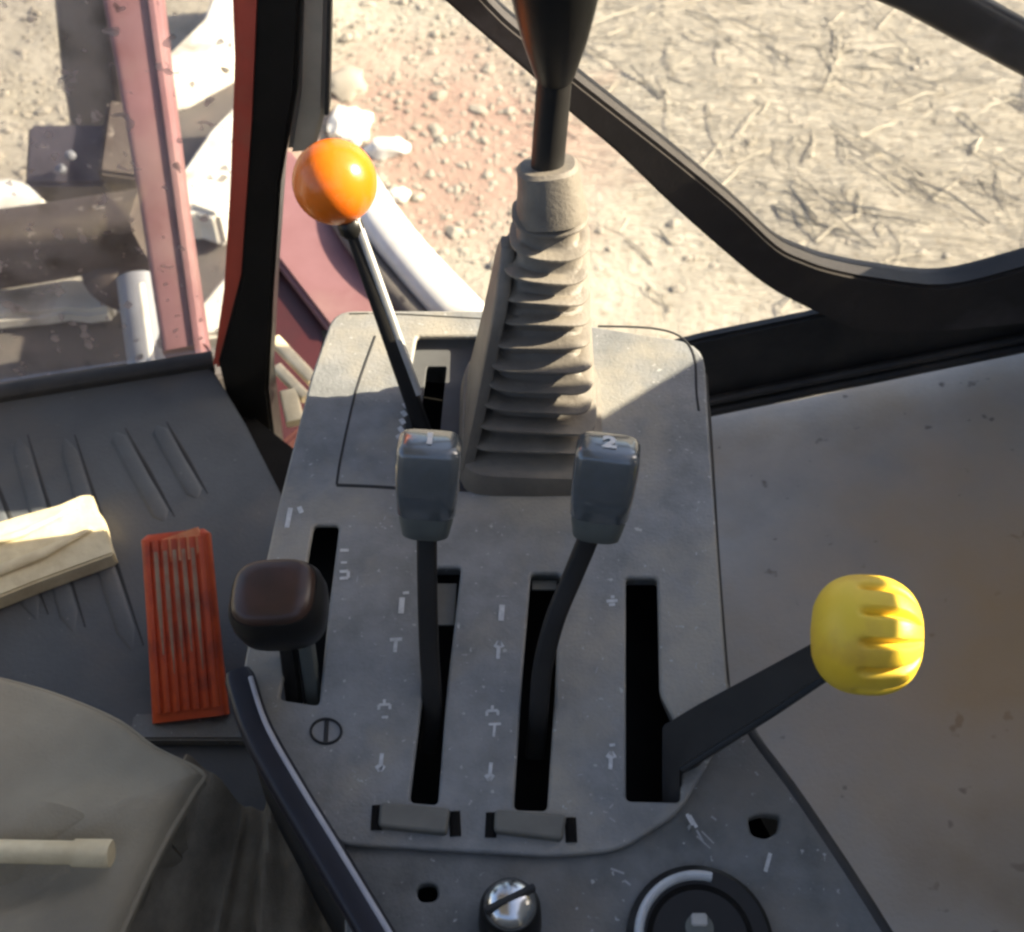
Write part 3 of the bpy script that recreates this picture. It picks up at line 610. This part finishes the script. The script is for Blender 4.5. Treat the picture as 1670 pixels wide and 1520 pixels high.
# ------------------------------------------------------------ gear lever with bellows
def gear():
    b0 = con(*uv(866, 700), .0); top_ = pw(899, 336, .190); st = pw(893, 268, .215); ks = pw(905, 118, .27); ke = pw(905, -30, .33)
    t = thing('gear_lever', 'tall gear lever with ribbed grey-brown rubber bellows and black knob', 'gear lever', b0)
    ax = (top_-b0); rings = []; n = 11
    x = RX; y = VV
    def ring(s, hx, hy, e=.42):
        xx, yy, aa = basis(ax, RX)
        # lower rings lie on the console, upper ones square to the axis
        k = min(1, s*1.6); yv = (VV*(1-k) + yy*k).normalized()
        return srect(b0.lerp(top_, s), xx, yv, hx, hy, 40, e + .45*max(0, s-.45))
    hxs = lambda s: .0475*(1-s) + .0225*s - .0015*math.sin(math.pi*s); hys = lambda s: .050*(1-s) + .021*s
    for q, hx, hy in ((-.03, .050, .055), (.0, .0515, .0565), (.075, .0490, .0535), (.085, .046, .050)): rings.append(ring(q, hx, hy, .32))
    for i in range(n):
        s0 = .085 + .90*i/n; f = .90/n; jx = .0008*math.sin(i*2.3)
        for q, k in ((.0, .74), (.1, .70), (.58, .71), (.68, .86), (.74, .97), (.78, 1.0), (.86, 1.0), (.91, .95), (.97, .80)):
            s = s0+f*q; kk = k + .018*math.sin(i*1.7+q)
            rings.append([p + RX*jx + NRM*.0014*math.sin(3*m_/40*6.283+i) for m_, p in enumerate(ring(s, hxs(s)*(kk*.75+.25), hys(s)*kk, .30 + .35*max(0, s-.45)))])
    link('bellows', loft(rings), M['boot'], t)
    ss = [.02, .15, .3, .45, .6, .74, .86]
    link('side_web', tube([b0.lerp(top_, s) - RX*(hxs(s)*.955) for s in ss], .0048, [hys(s)*.90 for s in ss[:-1]]+[.006], e=.3, n=20), M['boot'], t)
    aa = (st-top_).normalized()
    link('sleeve', tube([top_-aa*.006, top_, top_.lerp(st, .5), st-aa*.002, st], [.0215, .0210, .0190, .0182, .016], None, e=.8, n=28), M['boot'], t)
    link('shaft', tube([st-aa*.02, st, st.lerp(ks, .5), ks, ke], .0098, None, n=24), M['black'], t)
    ka = (ke-ks).normalized(); L_ = (ke-ks).length
    link('knob', revolve([(.0100, -.004), (.0115, .0), (.014, .010), (.018, .026), (.0215, .045), (.0245, .065), (.026, .085), (.025, .10), (.019, .113), (.010, .118), (.0001, .120)], ks, ka, 40), M['blackp'], t)
gear()

# ------------------------------------------------------------ orange ball lever
bc = pw(546, 297, .152); foot = con(*uv(692, 690), -.02)
t = thing('ball_lever', 'thin black lever topped by glossy orange ball', 'lever', con(*uv(692, 690), 0))
dv = (foot-bc).normalized()
link('lever_rod', tube([bc+dv*.02, bc.lerp(foot, .5), foot], [.0042, .005, .006], [.0042, .005, .006], e=.45, n=16), M['black'], t)
link('rod_sunlit_side', tube([bc+dv*.024+RX*.0058-VV*.001, bc.lerp(foot, .5)+RX*.0064-VV*.001, bc.lerp(foot, .8)+RX*.0062-VV*.001], .0026, .0040, e=.5, n=12), M['pipe_lit'], t)  # pale strip painting the sunlit right side of the rod
link('ball', revolve([(.0276*math.sin(math.pi*i/24), -.0276*math.cos(math.pi*i/24)) for i in range(25)], bc, -dv, 40), M['orange'], t)
link('ball_neck', revolve([(.007, .0), (.0085, .002), (.0085, .008), (.006, .012)], bc+dv*.026, dv, 20), M['blackp'], t)

# ------------------------------------------------------------ two grey-handled levers
HS = .90
def handle_lever(label, bot_px, top_px, wb, wt, digit, dig_px, rod_px, hint):
    b_, t_ = pw(*bot_px, wb), pw(*top_px, wt); ax = (t_-b_).normalized(); L_ = (t_-b_).length
    th = thing('hand_lever', label, 'lever', con(*uv(*rod_px[-1][:2]), 0), 'grey-handled levers on the console')
    x, y, a = basis(ax, hint); rings = []
    for s, hx, hy, e in ((0, .0135, .010, .6), (.03, .016, .012, .55), (.18, .0178, .0138, .5), (.27, .0185, .0145, .5)): rings.append(srect(b_+a*L_*s, x, y, hx*HS, hy*HS, 36, e))
    link('ferrule', loft(rings), M['gripdark'], th)
    rings = []
    for s, hx, hy, e in ((.26, .0180, .014, .48), (.29, .0195, .0155, .45), (.55, .0208, .0165, .42), (.78, .0212, .0168, .40), (.915, .0209, .0164, .40), (.95, .0202, .0156, .40), (.985, .0180, .0136, .42), (1.0, .0160, .0116, .45)):
        rings.append(srect(b_+a*L_*s, x, y, hx*HS, hy*HS, 36, e))
    g = link('grip', loft(rings), M['grip'], th)
    me = text_mesh(digit, .0165); yy = (a.cross(x)).normalized()
    if yy.dot(VV) < 0: yy = -yy
    me.transform(frame_m(b_+a*(L_*1.0+.0006)-yy*.001, x, x.cross(a)*(-1) if x.cross(a).dot(VV) < 0 else x.cross(a)))
    link('printed_digit', me, M['print'], g, False)
    pts = spline([pw(px, py, w) for px, py, w in rod_px])
    link('lever_rod', tube(pts, .0062, .0046, e=.5, n=16), M['black'], th)
    return th
handle_lever('grey-handled lever marked with a 1, left of the gear bellows', (694, 868), (701, 716), .075, .135, '1', (690, 735), [(696, 862, .078), (697, 960, .05), (700, 1060, .02), (706, 1160, -.01), (700, 1220, -.04)], RX)
handle_lever('grey-handled lever marked with a 2, right of the gear bellows', (972, 872), (994, 722), .075, .135, '2', (1000, 745), [(962, 872, .078), (938, 930, .06), (905, 1010, .04), (885, 1090, .018), (878, 1170, -.005), (872, 1230, -.035)], Vector((1, -.12, 0)).normalized())

# ------------------------------------------------------------ yellow ribbed knob on its flat arm
t = thing('yellow_knob_lever', 'flat black lever with ribbed bright yellow knob', 'lever', con(*uv(1090, 1250), 0))
kc = pw(1412, 1035, .092); j0 = pw(1094, 1232, .022); j1 = pw(1335, 1086, .075)
da = (j1-j0).normalized(); nn = da.cross(NRM).normalized()
side_v = (ray(1200, 1150)*-1).normalized(); sv = da.cross(side_v).normalized()
def armp(px, py, k=0.0): return pw(px, py, max(-.016, (px-1078)/257*.068+.002+k))
ap = [armp(1080, 1184), armp(1140, 1148), armp(1230, 1100), armp(1330, 1046), armp(1352, 1100), armp(1260, 1160), armp(1190, 1212), armp(1111, 1256), pw(1111, 1312, -.012), pw(1080, 1312, -.016)]
link('arm', prism(ap, side_v*-.005, .001), M['black'], t)
link('arm_flange', tube([armp(1115, 1254), armp(1262, 1162), armp(1345, 1106)], .0022, .005, hint=sv, e=.4, n=12), M['blackp'], t)
def yknob():
    ax = (RX*.97 - UP*.04 - FW*.16).normalized(); x, y, a = basis(ax, UP); rings = []; N = 176
    for i in range(49):
        s = i/48; h = -.0300 + .060*s
        r = .0335*(1-abs((s-.50)/.51)**2.6)**.44 if 0 < s < 1 else .003
        r = max(r, .003)
        fl = min(1, max(0, (s-.36)/.10))*min(1, max(0, (.985-s)/.06))
        ring = []
        for k in range(N):
            q = 2*math.pi*k/N; c9 = math.cos(12*q)
            dr = -.0050*fl*max(0, c9)**2.6
            ring.append(kc + a*h + (x*math.cos(q) + y*math.sin(q))*max(.002, r+dr))
        rings.append(ring)
    return loft(rings)
link('knob', yknob(), M['yellow'], t)

# ------------------------------------------------------------ dark brown knob lever
t = thing('brown_knob_lever', 'short lever with big dark brown square knob', 'lever', con(*uv(485, 1140), 0))
b_ = pw(478, 1045, .045); t_ = pw(466, 965, .080); a = (NRM*.9 + VV*.05 - RX*.08).normalized(); L_ = .042
x, y, a = basis(a, RX); c0 = pw(470, 1015, .045)
rings = [srect(c0+a*h, x, y, hx, hy, 40, .68) for h, hx, hy in ((-.004, .012, .010), (.0, .021, .018), (.008, .0268, .0235), (.02, .0284, .0252), (.030, .0278, .0246), (.036, .0254, .0226))]
link('knob', loft(rings), M['blackp'], t)
link('knob_cap', loft([srect(c0+a*h, x, y, hx, hy, 40, .62) for h, hx, hy in ((.0355, .0246, .0218), (.039, .0236, .0208), (.0415, .021, .018), (.0425, .014, .012))]), M['brown'], t)
for dx, m_ in ((-.006, 'black'), (.0075, 'gripdark')):
    link('stem', tube([c0+RX*dx*.8, c0+RX*dx*.9-NRM*.03, con(*uv(485, 1128), -.03)+RX*dx], .0048, .006, e=.5, n=14), M[m_], t)

# ------------------------------------------------------------ red pedal
p0, p1 = pz(312, 1172, FLOOR_Z+.012), pz(287, 868, -.155)
t = thing('foot_pedal', 'red ribbed foot pedal with worn treads on the floor', 'pedal', p0)
dd = (p1-p0); x, y, a = basis(dd, RX); y = -y if y.z < 0 else y
link('pedal_plate', tube([p0, p0.lerp(p1, .25), p0.lerp(p1, .6), p1-a*.004, p1], [.031, .030, .029, .0285, .024], [.008, .008, .008, .008, .005], e=.35, n=28), M['red'], t)
for i in range(7):
    o_ = x*(-.0234+.0078*i) + y*.0078
    link('tread', tube([p0.lerp(p1, .05)+o_*1.03, p0.lerp(p1, .5)+o_, p0.lerp(p1, .96)+o_*.97], .0029, .0030, e=.7, n=10), M['red'], t)
    if 0 < i < 6:
        q0 = .30 + .06*math.sin(i*2.1)
        link('worn_crest', tube([p0.lerp(p1, q0)+o_+y*.0010, p0.lerp(p1, .6)+o_+y*.0012, p0.lerp(p1, .90)+o_*.98+y*.0010], [.0008, .0024, .0020], .0024, e=.7, n=8), M['worn'], t)
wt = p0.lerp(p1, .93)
link('sunlit_worn_patch', tube([p0.lerp(p1, .84)+x*.006+y*.0062, wt+x*.006+y*.0064, p0.lerp(p1, .985)+x*.004+y*.0060], [.012, .019, .017], .0024, hint=x, e=.6), M['sunlit_worn'], t)  # sunlit spot on the worn pedal top, put into a lighter colour
link('pedal_bracket', box(p0.lerp(p1, .5)-y*.03, .012, .05, .012, x, a, .002), M['black'], t)
link('pedal_foot', box(pz(315, 1190, FLOOR_Z+.006), .05, .012, .006, RX, Vector((0, 1, 0)), .002), M['consolelow'], t)

# ------------------------------------------------------------ navy bar along the console's left side
t = thing('side_bar', 'slim blue-black metal bar slanting along the console left side', 'bar', pw(410, 1110, .0))
pts = [pw(392, 1108, .004), pw(418, 1190, .010), pw(468, 1282, .014), pw(545, 1410, .018), pw(640, 1570, .022)]
pts = spline(pts)
link('bar_body', tube(pts, [.008]+[.0095]*(len(pts)-1), .012, e=.45, n=20), M['navy'], t)
link('bar_highlight', tube([p + RX*.0075 + NRM*.0118 for p in pts[1:]], .0016, .0014, n=8), M['navyedge'], t)  # pale line painting the highlight along the bar's right edge
link('bar_skirt', loft([[p + RX*-.007 - NRM*.010 for p in pts], [p + Vector((-.012, 0, -.20)) for p in pts]], cap=False, closed=False), M['rubber'], t)

# ------------------------------------------------------------ seat corner
SZ = -.03
def seat():
    t = thing('seat_cushion', 'olive grey creased cloth seat corner at the lower left', 'seat', pz(100, 1400, SZ))
    edge = [(-420, 1030), (-150, 1068), (0, 1096), (100, 1126), (185, 1163), (245, 1207), (322, 1246), (312, 1272), (265, 1350), (215, 1450), (140, 1620), (60, 1800)]
    e3 = [pz(x, y, SZ) for x, y in sm(edge)]
    cen = pz(-300, 1560, SZ)
    rings = []
    for inset, dz in ((.0, -.012), (.002, -.006), (.006, -.0015), (.012, .001), (.025, .003), (.045, .004), (.07, .0045), (.10, .005), (.14, .0055), (.19, .006), (.26, .006), (.34, .006)):
        row = []
        for i, p in enumerate(e3):
            q = p + (cen-p).normalized()*min(inset, (cen-p).length*.98)
            amp = min(1, inset/.03)
            row.append(q + UPZ*(dz + amp*(.030*noise.noise((q.x*7+q.y*5, q.y*19-q.x*7, 3)) + .010*noise.noise((q.x*20, q.y*34+q.x*14, 8)))))
        rings.append(row)
    link('cushion_top', loft(rings, cap=False, closed=False), M['seat'], t)
    link('cushion_panel', prism([p - UPZ*.012 for p in e3] + [Vector((-1.0, -.5, SZ-.012)), Vector((-1.0, .2, SZ-.012))], UPZ*-.01), M['seat'], t)
    low_ = []
    for k, dz in enumerate((-.010, -.03, -.07, -.12, -.19)):
        low_.append([p + UPZ*dz + (cen-p).normalized()*(.004+.02*k*.6 + .012*noise.noise((i*.35, k*.5, 4))*k) for i, p in enumerate(e3)])
    link('cushion_side', loft(low_, cap=False, closed=False), M['fabric'], t)
    link('piping', tube([p - UPZ*.013 for p in e3], .0022, n=10), M['seat'], t)
seat()
# dark cloth drape between seat and bar
def drape():
    rows = []
    for j in range(14):
        v = j/13; row = []
        for i in range(40):
            u = i/39
            p = pz(300+190*u, 1235+70*u, -.10).lerp(pz(160+420*u, 1640, -.13), v)
            row.append(p + UPZ*(.032*math.sin(u*10+v*1.6+.6*math.sin(v*4))*(.5+.5*v) + .006*math.sin(u*29+v*4) - .035*math.sin(math.pi*u)))
        rows.append(row)
    o = link('cloth_drape', loft(rows, cap=False, closed=False), M['fabric'])
    tag(o, 'dark brown folded cloth hanging between seat and blue-black bar', 'cloth')
drape()
a_, b_ = pz(-120, 1386, SZ+.014), pz(182, 1392, SZ+.016)
t = thing('pale_bar', 'pale bar lying on the creased olive grey seat', 'stick', a_.lerp(b_, .5))  # thin pale bar with a slightly thicker end
link('bar_shaft', tube([a_, b_-(b_-a_).normalized()*.018], .0062, .006, e=.7), M['wood'], t)
link('bar_head', tube([b_-(b_-a_).normalized()*.022, b_-(b_-a_).normalized()*.002, b_], [.0072, .0078, .0066], .0070, e=.7), M['wood'], t)

# pale flat slab with two raised strips on the floor mat
pt = [pz(x, y, FLOOR_Z+.020) for x, y in ((-240, 915), (-60, 868), (30, 840), (96, 822), (132, 806), (150, 805), (158, 830), (170, 846), (176, 872), (186, 902), (120, 926), (60, 948), (0, 972), (-240, 1060))]
t = thing('pale_slab', 'pale flat slab lying on the floor mat at the left border', 'plank', pz(60, 900, FLOOR_Z))
link('slab_strip', tube([pz(-40, 945, FLOOR_Z+.022), pz(70, 902, FLOOR_Z+.024), pz(150, 862, FLOOR_Z+.022)], [.006, .0055, .002], .003, n=10), M['wood'], t)
link('slab_strip', tube([pz(-60, 900, FLOOR_Z+.021), pz(40, 868, FLOOR_Z+.023), pz(128, 826, FLOOR_Z+.021)], [.005, .004, .002], .003, n=10), M['wood'], t)
link('slab_sheet', prism(pt, Vector((0, 0, -.019)), .002), M['wood'], t)
